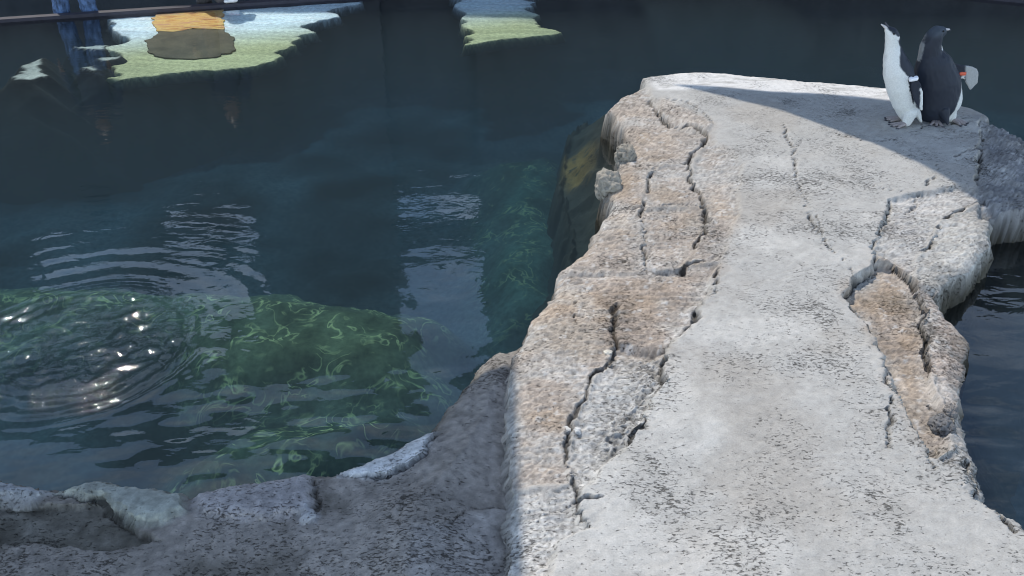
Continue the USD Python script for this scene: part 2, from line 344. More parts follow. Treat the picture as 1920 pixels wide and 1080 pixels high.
# cracks
shade_dirt = np.zeros(len(P))
for k, (ln, hw, dep) in enumerate(CRACKS):
    L = poly(ln, ZT if ln[0][0] > 950 else .14)
    sel = np.flatnonzero((P[:, 0] > L[:, 0].min() - .15) & (P[:, 0] < L[:, 0].max() + .15) & (P[:, 1] > L[:, 1].min() - .2) & (P[:, 1] < L[:, 1].max() + .2))
    d = segdist((P + w1 * .55 + w2 * .8)[sel], L)
    wv = hw * .50 * (.12 + 1.25 * ss(.22, .72, fbm(P3(P[sel], 9, k), 4)))
    g = ss(1.25, .45, d / wv)
    top_i[sel] -= .75 * dep * g; top_b[sel] -= .6 * dep * g
    lip = np.exp(-(d / .05) ** 2) * (fbm(P3(P[sel], 30, k + 3.0), 3) - .5)
    top_i[sel] += .012 * lip
    shade_dirt[sel] = np.maximum(shade_dirt[sel], g * .95)  # crevice shade and grime painted into the crack colour
# pits and flecks
#fleck = fbm(P3(P, 34, 1.5, 75), 4)
pit = 0 * ss(.585, .665, mid + .30 * big + .05 * rough_zone + .12 * (fbm(P3(P, 5, 33), 2) - .5))
top_i -= .0028 * pit; top_b -= .003 * pit
top_i += rough_zone * (.011 * fine + .007 * lam + .005 * vfine); col *= (1 + rough_zone * 1.1 * vfine)[:, None]
crum = ss(-.02, .06, sdist(Q, poly([(1190,660),(1258,640),(1238,672),(1236,722),(1178,832),(1110,880),(1120,800),(1180,740)], ZT)))
p15 = ss(-.02, .08, sdist(Q, poly(PIECES[15][1], ZT))); top_i += p15 * (.06 * mid + .02 * fine + .04 * lam)
top_i += crum * (.03 * fine + .02 * vfine); col *= (1 - .35 * crum * ss(-.05, .12, -fine))[:, None]; 
col *= (1 - .50 * pit)[:, None]; colb *= (1 - .3 * pit)[:, None]
# lichen-pale and stained patches
stain = ss(.46, .66, fbm(P3(P, 2.2, 21), 5))
worn = np.exp(-(segdist(P + w1 * 1.5, poly([(1380,640),(1425,760),(1470,900),(1490,1080)], ZT)) / .07) ** 2)
col = col * (1 - .07 * worn * (fbm(P3(P, 14, 61), 3) + .3))[:, None]
col = col * (1 + .16 * ss(.55, .7, fbm(P3(P, 3.1, 77), 5)))[:, None]
col = col * (1 - .12 * stain[:, None] * np.array([.6, .8, 1.0]))
chip = ss(.70, .74, fbm(P3(P, 30, 15), 3)) * np.clip(rough_zone, .0, 1) * .8
rim_sun_w = ss(-.05, .06, sdist(P + w1 * .8, poly([(1195,120),(1450,120),(1800,160),(1700,190),(1560,180),(1450,173),(1340,168),(1230,172)], ZT))) * ss(.25, .5, fbm(P3(P, 6, 88, 20), 4) + .08)
col = col * (1 - .75 * rim_sun_w[:, None]) + .75 * rim_sun_w[:, None] * np.array((.68, .66, .62))  # sunlit back strip brightened in the rock colour
col = col * (1 - chip[:, None] * .5) + chip[:, None] * .5 * np.array((.62, .60, .56))
col *= (1 + .35 * fine)[:, None]; colb *= (1 + .9 * fine)[:, None]
col *= (1 - shade_dirt * .82)[:, None]; colb *= (1 - shade_dirt * .7)[:, None]
# the back of the rock is painted paler where its rim is sunlit
def profile(d, top, shelf, run=.055):
    edge = top - .035 * np.exp(-np.clip(d, 0, None) / .03)
    w = ss(-run, .0, d)
    return shelf + (edge - shelf) * w
shelf = np.where(d_s > 0, -.16 - .25 * ss(.35, .0, d_s) + .05 * mid, 0) + np.where(d_s <= 0, -.35 + 3.5 * np.clip(d_s, -1, 0), 0)
out = np.minimum(-.30 + 1.4 * np.clip(np.maximum(d_i, d_b) + .1, -2, 0), -.06)
shelf = np.maximum(shelf, out + .05 * mid)
h = np.maximum(profile(d_i, top_i, shelf), profile(d_b, top_b, shelf, .06))
own_i = profile(d_i, top_i, -3 * np.ones(len(P))) >= profile(d_b, top_b, -3 * np.ones(len(P)))
own_i = np.where(np.maximum(d_i, d_b) < -.12, d_i > d_b, own_i)
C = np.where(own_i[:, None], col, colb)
under = (ss(np.where(own_i, .20, .135), .03, h + .12 * mid) * np.where(own_i, 1, .8))[:, None]  # wet margin, plus unlit side faces darkened in the colour
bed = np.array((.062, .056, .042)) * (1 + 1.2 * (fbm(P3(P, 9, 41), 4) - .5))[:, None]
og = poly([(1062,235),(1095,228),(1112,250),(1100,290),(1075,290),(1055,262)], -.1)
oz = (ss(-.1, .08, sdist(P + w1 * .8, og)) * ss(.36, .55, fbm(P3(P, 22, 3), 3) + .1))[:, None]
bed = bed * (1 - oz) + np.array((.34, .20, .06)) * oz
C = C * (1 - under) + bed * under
C = np.clip(C, .015, .75)
V = np.column_stack([P, h])
N = normals(V, Fc)
crag = np.clip((.80 - N[:, 2]) / .5, 0, 1) * ss(-.2, -.05, h)           # broken, layered sides
sidew = ((fbm(V * [7, 7, 34], 4) - .5) * .075)[:, None] * crag[:, None]
nxy = N[:, :2] / np.maximum(np.linalg.norm(N[:, :2], axis=1, keepdims=True), 1e-6)
V[:, :2] += nxy * sidew
C *= (1 + crag * 1.1 * (fbm(V * [9, 9, 45], 4) - .5))[:, None]; C = np.clip(C, .012, .75)
N = normals(V, Fc)
dm = np.maximum(d_i, d_b)
fsel = dm[Fc].max(1) > -9
fo = own_i[Fc].sum(1) >= 2
fdi, fdb = d_i[Fc].mean(1), d_b[Fc].mean(1)
fz = h[Fc].mean(1)
island = thing('rock_island', 'long pale sunlit rock ledge running out from the foreground to the penguins', 'rock')
fl = np.where(fz > .03, label_i[Fc].max(1), -1)
from scipy.sparse import coo_matrix
from scipy.sparse.csgraph import connected_components
def tidy(lab, sel, n):
    """A piece is its largest connected patch; crumbs go to what surrounds it."""
    for k in range(1, n + 1):
        idx = np.flatnonzero(sel & (lab == k))
        if not len(idx): continue
        f = Fc[idx]
        _, c = connected_components(coo_matrix((np.ones(2 * len(f)), (np.r_[f[:, 0], f[:, 1]], np.r_[f[:, 1], f[:, 2]])), shape=(len(V), len(V))), directed=False)
        cf = c[f[:, 0]]; u, cnt = np.unique(cf, return_counts=True)
        lab[idx[cf != u[cnt.argmax()]]] = 0
    return lab
fl = tidy(fl, fsel & fo, len(PIECES))
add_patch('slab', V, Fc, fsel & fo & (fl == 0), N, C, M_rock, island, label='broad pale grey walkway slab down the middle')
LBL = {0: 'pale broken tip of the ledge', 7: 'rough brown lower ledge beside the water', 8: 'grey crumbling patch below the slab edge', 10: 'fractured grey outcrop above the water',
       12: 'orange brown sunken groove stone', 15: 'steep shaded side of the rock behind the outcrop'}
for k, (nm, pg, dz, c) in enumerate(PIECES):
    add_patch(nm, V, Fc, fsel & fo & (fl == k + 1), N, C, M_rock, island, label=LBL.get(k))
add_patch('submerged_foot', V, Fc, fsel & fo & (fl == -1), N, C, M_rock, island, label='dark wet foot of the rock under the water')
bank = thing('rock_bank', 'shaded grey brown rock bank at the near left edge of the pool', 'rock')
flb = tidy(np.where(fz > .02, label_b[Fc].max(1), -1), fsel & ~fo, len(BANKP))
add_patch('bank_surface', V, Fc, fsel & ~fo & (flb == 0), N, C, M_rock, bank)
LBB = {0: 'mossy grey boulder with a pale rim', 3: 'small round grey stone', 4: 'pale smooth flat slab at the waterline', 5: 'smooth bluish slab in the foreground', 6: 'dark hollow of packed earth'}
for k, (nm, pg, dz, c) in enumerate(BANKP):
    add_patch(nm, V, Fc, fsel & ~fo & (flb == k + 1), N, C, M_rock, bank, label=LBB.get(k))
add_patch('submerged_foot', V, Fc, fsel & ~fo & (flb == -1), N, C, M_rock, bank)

# height of the rock's top, for standing things on it
def rock_z(x, y):
    return float(h[np.argmin((P[:, 0] - x) ** 2 + (P[:, 1] - y) ** 2)])

def loose(name, px, py, size, c, label, seed):
    m = trimesh.creation.icosphere(4, 1.0)
    v = np.array(m.vertices)
    v *= (1 + .9 * (fbm(v * 1.6 + seed, 3) - .5) + .35 * (fbm(v * 6 + seed, 3) - .5))[:, None]
    v = v * np.array(size) / 2
    x, y, _ = at(px, py, ZT - .03)
    m.vertices = v + (x, y, max(rock_z(x, y), .06) + size[2] * .1)
    cc = np.array(c) * (1 + .6 * (fbm(v * 60 + seed, 3) - .5))[:, None]
    add(name, m, M_rock, col=cc, label=label, cat='stone')
loose('loose_stone', 1768, 792, (.085, .10, .09), (.16, .155, .15), 'dark lump of stone lodged in the orange brown groove', 3)
loose('loose_stone', 1783, 768, (.05, .06, .05), (.22, .20, .18), 'smaller stone just above the dark lump in the groove', 8)
loose('pebble', 1140, 664, (.035, .04, .02), (.58, .53, .44), 'cream pebble on the brown ledge above the crumbling patch', 5)
loose('pebble', 1062, 806, (.032, .035, .022), (.62, .60, .55), 'left one of two white pebbles by the ledge crack', 12)
loose('pebble', 1082, 810, (.028, .034, .02), (.60, .58, .54), 'right one of two white pebbles by the ledge crack', 15)
loose('knob_stone', 1140, 352, (.15, .18, .18), (.31, .28, .23), 'lichen spotted knob of stone at the island waterline', 21)
loose('knob_stone', 1172, 298, (.13, .15, .16), (.30, .27, .22), 'grey knob of stone at the waterline above the spotted one', 27)

# ================================================================== pool bed
PB, FB = grid(1.0, 13.5, 260, -1.2, 1.2, 340, 1.5)
GREEN1 = poly([(360,515),(500,498),(640,520),(770,528),(775,600),(770,655),(640,650),(520,640),(420,640),(365,600)], -.35)
GREEN2 = poly([(930,232),(1010,226),(1045,250),(1035,480),(960,500),(930,300)], -.35)
GREEN3 = poly([(-200,455),(60,470),(300,478),(480,515),(430,560),(300,540),(100,560),(-200,590)], -.35)
GREEN4 = poly([(380,760),(520,715),(700,700),(740,730),(640,790),(480,860),(300,850)], -.35)
wb = np.column_stack([fbm(P3(PB, 3, 1.0), 4) - .5, fbm(P3(PB, 3, 5.0), 4) - .5]) * .5
zb = -.95 + .2 * (fbm(P3(PB, .8, 2), 3) - .5) + .1 * (fbm(P3(PB, 4, 2), 3) - .5)
cb = np.array((.125, .135, .115)) * np.clip(1 + 3.2 * (fbm(P3(PB, 1.5, 7), 5) - .5), .15, 3)[:, None]
caustic_vein = 1 - np.abs(2 * fbm(P3(PB, 7, 3) + 2.0 * np.column_stack([fbm(P3(PB, 4, 8), 3), fbm(P3(PB, 4, 9), 3), 0 * PB[:, 0]]), 3) - 1)
caustic_vein = ss(.88, .98, caustic_vein) * ss(.40, .6, fbm(P3(PB, 3.1, 13), 3) + .05)
caustic_w = np.zeros(len(PB))  # where the painted sunlight lines show on the floor
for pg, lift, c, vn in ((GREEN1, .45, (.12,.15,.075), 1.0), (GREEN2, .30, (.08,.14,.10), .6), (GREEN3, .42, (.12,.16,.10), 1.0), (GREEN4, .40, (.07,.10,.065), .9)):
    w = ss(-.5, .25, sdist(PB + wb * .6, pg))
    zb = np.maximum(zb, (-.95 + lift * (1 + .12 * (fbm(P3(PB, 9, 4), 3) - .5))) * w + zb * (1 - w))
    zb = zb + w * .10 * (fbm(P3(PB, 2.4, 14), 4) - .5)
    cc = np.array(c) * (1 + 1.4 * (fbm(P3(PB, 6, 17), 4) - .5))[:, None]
    caustic_w = np.maximum(caustic_w, vn * ss(.1, .8, w))
    cb = cb * (1 - w[:, None]) + cc * w[:, None]
# pale shelf along the far rim, outlined as the sunlit patch, yellower where it dips
LEDGE1 = poly([(212,38),(640,-2),(664,2),(655,18),(612,40),(560,72),(515,97),(460,110),(380,119),(300,124),(240,134),(208,132),(222,118),(240,105),(218,92),(236,72),(210,52)], -.06)
LEDGE2 = poly([(845,-14),(990,-16),(1010,25),(1040,48),(1000,56),(930,62),(882,73),(875,58),(868,35),(862,8)], -.06)
def ledge_mesh(pg, seed, mg=.2):
    lo, hi = pg.min(0) - mg, pg.max(0) + mg
    nx, ny = int((hi[0] - lo[0]) / .018), int((hi[1] - lo[1]) / .022)
    X, Y = np.meshgrid(np.linspace(lo[0], hi[0], nx), np.linspace(lo[1], hi[1], ny))
    q = np.column_stack([X.ravel(), Y.ravel()])
    i = np.arange(nx * ny).reshape(ny, nx)
    qd = np.stack([i[:-1, :-1], i[:-1, 1:], i[1:, 1:], i[1:, :-1]], -1).reshape(-1, 4)
    f = np.vstack([qd[:, [0, 1, 2]], qd[:, [0, 2, 3]]])
    jag = np.column_stack([(fbm(np.column_stack([q[:, 0] * 1.0, q[:, 1] * 5, np.full(len(q), seed)]), 3) - .5) * .45, (fbm(np.column_stack([q[:, 0] * 2, q[:, 1] * 3, np.full(len(q), seed + 4.)]), 3) - .5) * .16])
    d = sdist(q + jag, pg)
    return q, f, d
for pg, seed, lab in ((LEDGE1, 3.0, 'pale concrete shelf just under the water along the far rim, outlined as the sunlit patch, left'), (LEDGE2, 9.0, 'smaller pale shelf under the water right of the long one')):
    q, f, d = ledge_mesh(pg, seed)
    far = (q - poly([(0, 43)])[0]) @ (lambda n: n / np.hypot(*n))(np.array([-(poly([(640,0)])[0] - poly([(0,43)])[0])[1], (poly([(640,0)])[0] - poly([(0,43)])[0])[0]]))
    t = np.clip(-far / 1.9, 0, 1)                      # 0 at the rim, 1 at the dipping outer edge
    z = -.035 - .10 * ss(.2, 1, t) + .012 * (fbm(P3(q, 5, 2), 3) - .5)
    z = np.where(d > 0, z, z - np.clip(-d * 4, 0, .10))
    streak = fbm(np.column_stack([q[:, 0] * 2.2, q[:, 1] * 16, np.full(len(q), 2.0)]), 4) - .5
    c = np.array((.76, .86, .90)) * (1 - ss(.32, .8, t)[:, None]) + np.array((.74, .70, .38)) * ss(.32, .8, t)[:, None]
    c = c * (1 + .6 * streak)[:, None]
    c = c * ss(-.02, .02, d)[:, None] + np.array((.02, .026, .026)) * (1 - ss(-.02, .02, d))[:, None]
    v = np.column_stack([q, z])
    add_patch('submerged_shelf', v, f, d[f].max(1) > -.03, normals(v, f), np.clip(c, .02, .9), M_bed, None, label=lab, cat='shelf')
for k, pg in enumerate(([(12,150),(55,128),(72,112),(86,120),(84,146),(50,152)], [(158,92),(180,86),(206,88),(204,96),(176,98)], [(164,112),(200,108),(206,114),(180,117)], [(162,134),(196,126),(204,131),(176,138)])):
    q, f, d = ledge_mesh(poly(pg, -.1), 20.0 + k, 1.0)  # pale fragments of the bright shelf patch, built as separate pieces
    z = np.where(d > 0, -.08 + .03 * (fbm(P3(q, 9, k), 3) - .5), -.08 - np.clip(-d * 1.1, 0, 1.2))
    c = np.array((.55, .57, .50)) * (1 + .6 * (fbm(P3(q, 6, k + 4), 4) - .5))[:, None] * (.05 + .95 * ss(0, .04, d))[:, None]
    v = np.column_stack([q, z])
    add_patch('shelf_fragment', v, f, d[f].max(1) > -.85, normals(v, f), np.clip(c, .02, .8), M_bed, None, cat='stone', group='pale fragments left of the shelf' if k else None,
              label=('pale shelf fragment by itself at the far left of the pool', 'slim pale fragment nearest the rim at the left end of the shelf', 'middle one of three slim pale fragments left of the shelf', 'slim pale fragment farthest from the rim left of the shelf')[k])
vb = np.column_stack([PB, zb])
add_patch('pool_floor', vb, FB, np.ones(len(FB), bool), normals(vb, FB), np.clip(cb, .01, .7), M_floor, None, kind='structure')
UsdGeom.PrimvarsAPI(stage.GetPrimAtPath('/World/pool_floor')).CreatePrimvar('caustics', Sdf.ValueTypeNames.Color3fArray, 'vertex').Set(Vt.Vec3fArray.FromNumpy(np.repeat(caustic_w[:, None], 3, 1).astype(np.float32)))

# ================================================================== water
PW, FW = grid(1.0, 14.0, 520, -1.2, 1.2, 560, 1.5)
ctr = at(140, 650)[:2]
r = np.hypot(PW[:, 0] - ctr[0], PW[:, 1] - ctr[1]) + .10 * (fbm(P3(PW, 1.6, 22), 3) - .5)
R0 = .50
ang = np.arctan2(PW[:, 1] - ctr[1], PW[:, 0] - ctr[0])
rp = r + .03 * (fbm(P3(PW, 3, 2), 3) - .5)
zw = .0026 * np.sin(2 * np.pi * (rp - R0) / .075) * np.exp(-((rp - R0) / .10) ** 2) * (1.7 * ss(.35, .7, fbm(P3(PW, 2, 3), 2)))
zw += .0007 * np.sin(2 * np.pi * rp / .16) * ss(2.2, .7, r) * ss(.4, .8, r)
chop = ss(.62, .38, r)
zw += chop * (.024 * (fbm(P3(PW, 14, 1), 3) - .5) + .012 * (fbm(P3(PW, 24, 7), 2) - .5))
near = ss(3.7, 2.9, PW[:, 1]) * (.55 + .9 * ss(.4, .65, fbm(P3(PW, .9, 6), 2)))
for k in range(14):
    th = math.radians(RNG.uniform(40, 130)); lam_ = RNG.uniform(.16, .7); ph = RNG.uniform(0, 6.28)
    kx, ky = math.cos(th), math.sin(th)
    amp = lam_ * .0016 * RNG.uniform(.5, 1)
    warp = .5 * (fbm(P3(PW, 1.1, k * 2.0), 2) - .5)
    zw += amp * np.sin(2 * np.pi * ((PW[:, 0] * kx + PW[:, 1] * ky) + warp) / lam_ + ph) * (.16 + .84 * near)
zw += ss(7, 4.5, PW[:, 1]) * .0030 * (fbm(np.column_stack([PW[:, 0] * 2.6, PW[:, 1] * 6, np.full(len(PW), 14.0)]), 3) - .5)
zw += near * .012 * (fbm(np.column_stack([PW[:, 0] * 3, PW[:, 1] * 7, np.full(len(PW), 4.0)]), 3) - .5)
ny, nx = 520, 560
top = np.column_stack([PW, zw])
i = np.arange(ny * nx).reshape(ny, nx)
ring = np.concatenate([i[0, :-1], i[:-1, -1], i[-1, :0:-1], i[:0:-1, 0]])
low = top[ring].copy(); low[:, 2] = -2.6
n0 = len(top)
j = np.arange(len(ring)); jn = (j + 1) % len(ring)
side = np.vstack([np.stack([ring, n0 + j, n0 + jn], 1), np.stack([ring, n0 + jn, ring[jn]], 1)])
cen = n0 + len(ring)
capf = np.stack([np.full(len(ring), cen), n0 + jn, n0 + j], 1)
vw = np.vstack([top, low, [[0, 7, -2.6]]])
fw = np.vstack([FW, side, capf])
nw = normals(vw, FW); nw[n0:] = normals(vw, np.vstack([side, capf]))[n0:]
add_patch('water', vw, fw, np.ones(len(fw), bool), nw, np.zeros((len(vw), 3)), M_water, None, kind='structure')

# ================================================================== far rim, walkway, ground
def box(a, b):
    a, b = np.asarray(a, float), np.asarray(b, float)
    m = trimesh.creation.box(b - a); m.apply_translation((a + b) / 2); return m
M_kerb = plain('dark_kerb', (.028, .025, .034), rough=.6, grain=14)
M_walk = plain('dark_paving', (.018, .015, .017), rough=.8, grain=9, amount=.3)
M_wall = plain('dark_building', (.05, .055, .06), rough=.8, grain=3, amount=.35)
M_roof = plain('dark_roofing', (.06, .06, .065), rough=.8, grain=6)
M_ground = plain('ground', (.10, .09, .08), rough=.9, grain=2)
A, B = poly([(0, 43)])[0], poly([(640, 0)])[0]
dirv = (B - A) / np.hypot(*(B - A))
L0, L1 = A - dirv * 6, A + dirv * 5.3
rimline = np.array([L0, L1, poly([(1700, -14)])[0], poly([(1925, 7)])[0], poly([(2700, 70)])[0]])
from shapely.geometry import LineString, Polygon
line = LineString(rimline)
def strip(lo, hi, z0, z1):
    """A solid band along the rim between two distances outside the waterline."""
    a = line.buffer(hi, single_sided=True, join_style=2)
    if lo > 0: a = a.difference(line.buffer(lo, single_sided=True, join_style=2))
    m = [trimesh.creation.extrude_polygon(g, z1 - z0, engine='earcut') for g in getattr(a, 'geoms', [a])]
    m = trimesh.util.concatenate(m); m.apply_translation((0, 0, z0)); return m
kerb = thing('pool_rim', 'low dark kerb along the far edge of the pool', 'kerb')
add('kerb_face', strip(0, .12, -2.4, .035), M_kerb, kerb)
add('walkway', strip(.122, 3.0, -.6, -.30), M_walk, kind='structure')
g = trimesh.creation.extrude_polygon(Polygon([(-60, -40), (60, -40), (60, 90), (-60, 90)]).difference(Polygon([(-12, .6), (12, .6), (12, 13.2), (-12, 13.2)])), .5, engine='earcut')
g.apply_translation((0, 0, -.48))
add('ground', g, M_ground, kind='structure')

# ================================================================== visitors on the walkway
def chain(parts, edge=None, it=8):
    """One smooth body: hulls of the spheres at joined joints, added together."""
    out = []
    for (a, ra), (b, rb) in parts:
        s = []
        for c, r_ in ((a, ra), (b, rb)):
            e = np.ones(3) * r_ if np.ndim(r_) == 0 else np.asarray(r_)
            s.append(m3.Manifold.sphere(1.0, 20).scale(tuple(map(float, e))).translate(tuple(map(float, c))))
        out.append(m3.Manifold.batch_hull(s))
    m = m3.Manifold.batch_boolean(out, m3.OpType.Add)
    if edge: m = m.refine_to_length(edge)
    mm = m.to_mesh()
    t = trimesh.Trimesh(mm.vert_properties[:, :3], mm.tri_verts, process=True)
    if it: trimesh.smoothing.filter_taubin(t, iterations=it)
    return t
def path(pts): return list(zip(pts[:-1], pts[1:]))
M_skin = plain('skin', (.16, .10, .075), rough=.5, grain=30, amount=.08)
M_hair = plain('dark_hair', (.03, .02, .015), rough=.5, grain=80)
M_jeans = plain('blue_jeans', (.085, .14, .25), rough=.85, grain=9, amount=.8, bump=.6, dist=.02, scale=(2.5, 2.5, .8))  # wide tone range paints in the highlights of the folds
M_dark = plain('dark_cloth', (.025, .03, .05), rough=.85, grain=18, amount=.4)
M_brown = plain('taupe_cloth', (.09, .075, .065), rough=.85, grain=18, amount=.3)
M_shoe = plain('dark_shoe', (.03, .03, .04), rough=.6)
M_white = plain('white_shoe', (.75, .72, .68), rough=.6)
M_red = plain('red_sole', (.5, .08, .04), rough=.6)
def person(label, loc, rz, trousers, shirt, shoe, spread, sole=None):
    t = thing('person', label, 'person', loc, rz)
    hip, s = .9, spread
    legs, feet = [], []
    body = path([((0, 0, .98), (.16, .11, .12)), ((0, 0, 1.2), (.15, .10, .12)), ((0, 0, 1.4), (.17, .10, .07)), ((0, 0, 1.5), .055), ((0, .01, 1.57), .055)])
    body += path([((0, -.01, 1.60), (.075, .09, .08)), ((0, 0, 1.68), (.08, .10, .09))]) + [(((0, -.10, 1.63), .012), ((0, -.08, 1.66), .01))]
    for q in (-1, 1):
        body += [(((q * .085, 0, 1.64), .02), ((q * .08, .01, 1.67), .018))]
        body += path([((q * .19, 0, 1.42), .055), ((q * .26, .03, 1.15), .045), ((q * .27, -.10, .95), .032), ((q * .27, -.16, .90), (.018, .035, .035))])
        for k in range(4):
            yy = -.155 - .006 * k; x0 = q * .27
            a = np.array((x0, -.19 + .018 * k, .885 - .012 * k)); b = a + (0, -.025, -.025 - .004 * (1 - abs(k - 1.5))); c = b + (-q * .004, -.004, -.028)
            body += path([(a, .0095), (b, .009), (c, .008)])
        body += path([((x0, -.15, .90), .011), ((x0 - q * .012, -.19, .915), .010), ((x0 - q * .014, -.215, .905), .009)])
        body += path([((q * .09, 0, .9), .09), ((q * s * .75, -.02, .5), .062), ((q * s, .0, .10), .042), ((q * s, -.08, .05), .035)])
    add('body', chain(body, .03, 6), M_skin, t, smooth=True)
    tr = []
    for q in (-1, 1):
        tr += path([((q * .085, 0, .92), (.105, .125, .12)), ((q * s * .78, -.03, .5), .088), ((q * s, .005, .12), (.082, .088, .05))])
    tm = chain(tr, .022, 5)
    v = tm.vertices; nn = tm.vertex_normals
    fold = fbm(np.column_stack([v[:, 0] * 16 + v[:, 2] * 9, v[:, 1] * 16, v[:, 2] * 14]), 3) - .5
    tm.vertices = v + nn * (fold * .05 * ss(.7, .2, v[:, 2]) + fold * .015)[:, None]
    add('trousers', tm, trousers, t, smooth=True)
    sh = path([((0, 0, .95), (.18, .135, .06)), ((0, 0, 1.2), (.175, .125, .12)), ((0, 0, 1.4), (.185, .12, .07)), ((0, 0, 1.47), (.08, .08, .04))])
    for q in (-1, 1): sh += path([((q * .18, 0, 1.42), .075), ((q * .26, .03, 1.15), .062), ((q * .27, -.10, .955), .045)])
    add('shirt', chain(sh, .03, 6), shirt, t, smooth=True)
    add('hair', chain([(((0, .02, 1.70), (.085, .10, .085)), ((0, .05, 1.64), (.08, .07, .08)))], .03, 3), M_hair, t, smooth=True)
    for q in (-1, 1):
        f_ = add('shoe', chain(path([((q * s, .03, .055), (.045, .05, .05)), ((q * s * 1.02, -.10, .045), (.045, .06, .035)), ((q * s * 1.03, -.17, .035), (.038, .04, .026))]), .02, 4), shoe, t, smooth=True)
        if sole: add('sole', trimesh.creation.box((.10, .30, .022), transform=trimesh.transformations.translation_matrix((q * s * 1.02, -.06, .011))), sole, f_)
    return t
for px, lab, off, rz, trs, shr, shoe, sp, sole in (
        (138, 'visitor in blue jeans standing at the far rim, cut off by the picture top', .34, .15, M_jeans, M_dark, M_shoe, .17, None),
        (405, 'visitor in taupe trousers standing behind the far rim near the orange panel', .38, -.25, M_brown, M_dark, M_shoe, .15, None)):
    a = A + dirv * ((at(px, 43 - 43 * px / 640)[:2] - A) @ dirv) + np.array([-dirv[1], dirv[0]]) * off
    person(lab, (a[0], a[1], -.298), rz, trs, shr, shoe, sp, sole)

k0 = A + dirv * ((at(435, 14)[:2] - A) @ dirv) + np.array([-dirv[1], dirv[0]]) * .06
it = thing('rim_item', 'small white and red item lying on the far rim', 'item', (k0[0], k0[1], .037), .35)
add('item_body', chain(path([((-.05, 0, .022), (.03, .03, .022)), ((.05, .01, .03), (.03, .035, .03))]), .01, 3), M_white, it, smooth=True)
add('item_trim', chain(path([((-.02, 0, .052), (.03, .02, .008)), ((.06, .01, .062), (.025, .02, .008))]), .01, 3), M_red, it, smooth=True)

# orange panel, and a brown sheet standing in for its reflection
def on_plane(name, pts, z, thick, mat, jag, label, cat):
    pg = Polygon(poly(pts, z)).buffer(0)
    n = 90; ring = [pg.exterior.interpolate(k / n, normalized=True) for k in range(n)]
    rr = np.array([(q.x, q.y) for q in ring])
    rr[:, 0] += jag * (fbm(np.column_stack([rr[:, 0] * 3, rr[:, 1] * 11, np.full(n, 1.0)]), 4) - .5)
    m = trimesh.creation.extrude_polygon(Polygon(rr).buffer(0), thick, engine='earcut')
    m = m.subdivide_to_size(.08)
    v = np.array(m.vertices)
    t = np.clip(-((v[:, :2] - A) @ np.array([-dirv[1], dirv[0]])) / 1.9, 0, 1)
    v[:, 2] += -.035 - .10 * ss(.2, 1, t) + .004
    m.vertices = v; add(name, m, mat, label=label, cat=cat)
M_orange = usdkit.material(stage, '/World/Looks/orange_streaks', {
    'g': ('geometry', {}), 'mp': ('mapping', {'scale': (1.2, 5.0, 1.0)}), 'n': ('noise_texture', {'scale': 2.2, 'detail': 4.0, 'roughness': .6, 'distortion': 1.2}),
    'r': ('rgb_ramp', {'ramp': [(.30, (.20, .09, .05)), (.42, (.62, .30, .08)), (.5, (.75, .55, .16)), (.58, (.60, .28, .16)), (.68, (.55, .50, .22))]}),
    'p': ('principled_bsdf', {'roughness': .8})}, [('g.position', 'mp.vector'), ('mp.vector', 'n.vector'), ('n.fac', 'r.fac'), ('r.color', 'p.base_color')], surface='p.BSDF')
M_brownrefl = plain('brown_reflection', (.15, .12, .07), rough=.9, grain=5, amount=.35)
on_plane('orange_panel', [(289,24),(418,14),(418,53),(360,52),(322,58),(288,57)], -.03, .012, M_orange, .12, 'orange yellow streaked panel just under the water at the far rim', 'mat')
on_plane('brown_reflection', [(291,60),(330,57),(420,55),(438,62),(440,78),(425,85),(395,93),(360,97),(310,96),(275,88),(280,70)], -.045, .010, M_brownrefl, .25, 'brown reflection of the orange panel, built as a sheet under the water', 'mat')

# ================================================================== added out of view: a block shaping the mirrored sky, sheets cut to cast shade
bl = thing('added_building', 'added dark block behind the pool, openings cut to shape the mirrored sky', 'added_building', (0, 17.5, 0))
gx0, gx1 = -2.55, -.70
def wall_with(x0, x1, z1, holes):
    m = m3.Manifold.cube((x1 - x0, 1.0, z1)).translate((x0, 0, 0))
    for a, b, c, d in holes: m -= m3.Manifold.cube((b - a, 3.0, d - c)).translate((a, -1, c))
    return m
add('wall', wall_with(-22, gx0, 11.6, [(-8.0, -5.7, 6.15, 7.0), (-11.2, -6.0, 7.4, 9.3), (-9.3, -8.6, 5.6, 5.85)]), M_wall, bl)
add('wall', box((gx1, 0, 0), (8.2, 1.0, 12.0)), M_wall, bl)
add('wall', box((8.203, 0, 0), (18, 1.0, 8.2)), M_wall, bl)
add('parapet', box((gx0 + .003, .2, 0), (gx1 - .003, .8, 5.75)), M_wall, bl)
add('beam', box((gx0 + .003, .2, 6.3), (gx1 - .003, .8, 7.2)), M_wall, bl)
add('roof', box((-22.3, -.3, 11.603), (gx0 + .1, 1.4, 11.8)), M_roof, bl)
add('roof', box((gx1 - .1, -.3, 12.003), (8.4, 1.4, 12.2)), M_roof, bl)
def shade_caster(px, z_on, z, label, posts):
    sh = poly(px, z_on)
    k = (z - z_on) / SUN[2]
    pg = Polygon(sh + SUN[:2] * k)  # outline is the wanted shadow carried back along the sun direction
    t = thing('added_shade_sheet', label, 'shade_caster')
    m = trimesh.creation.extrude_polygon(pg, .04, engine='earcut'); m.apply_translation((0, 0, z))
    add('shade_panel', m, M_roof, t)
    for x, y in posts:
        add('post', trimesh.creation.cylinder(.05, z, transform=trimesh.transformations.translation_matrix((x, y, z / 2))), M_kerb, t)
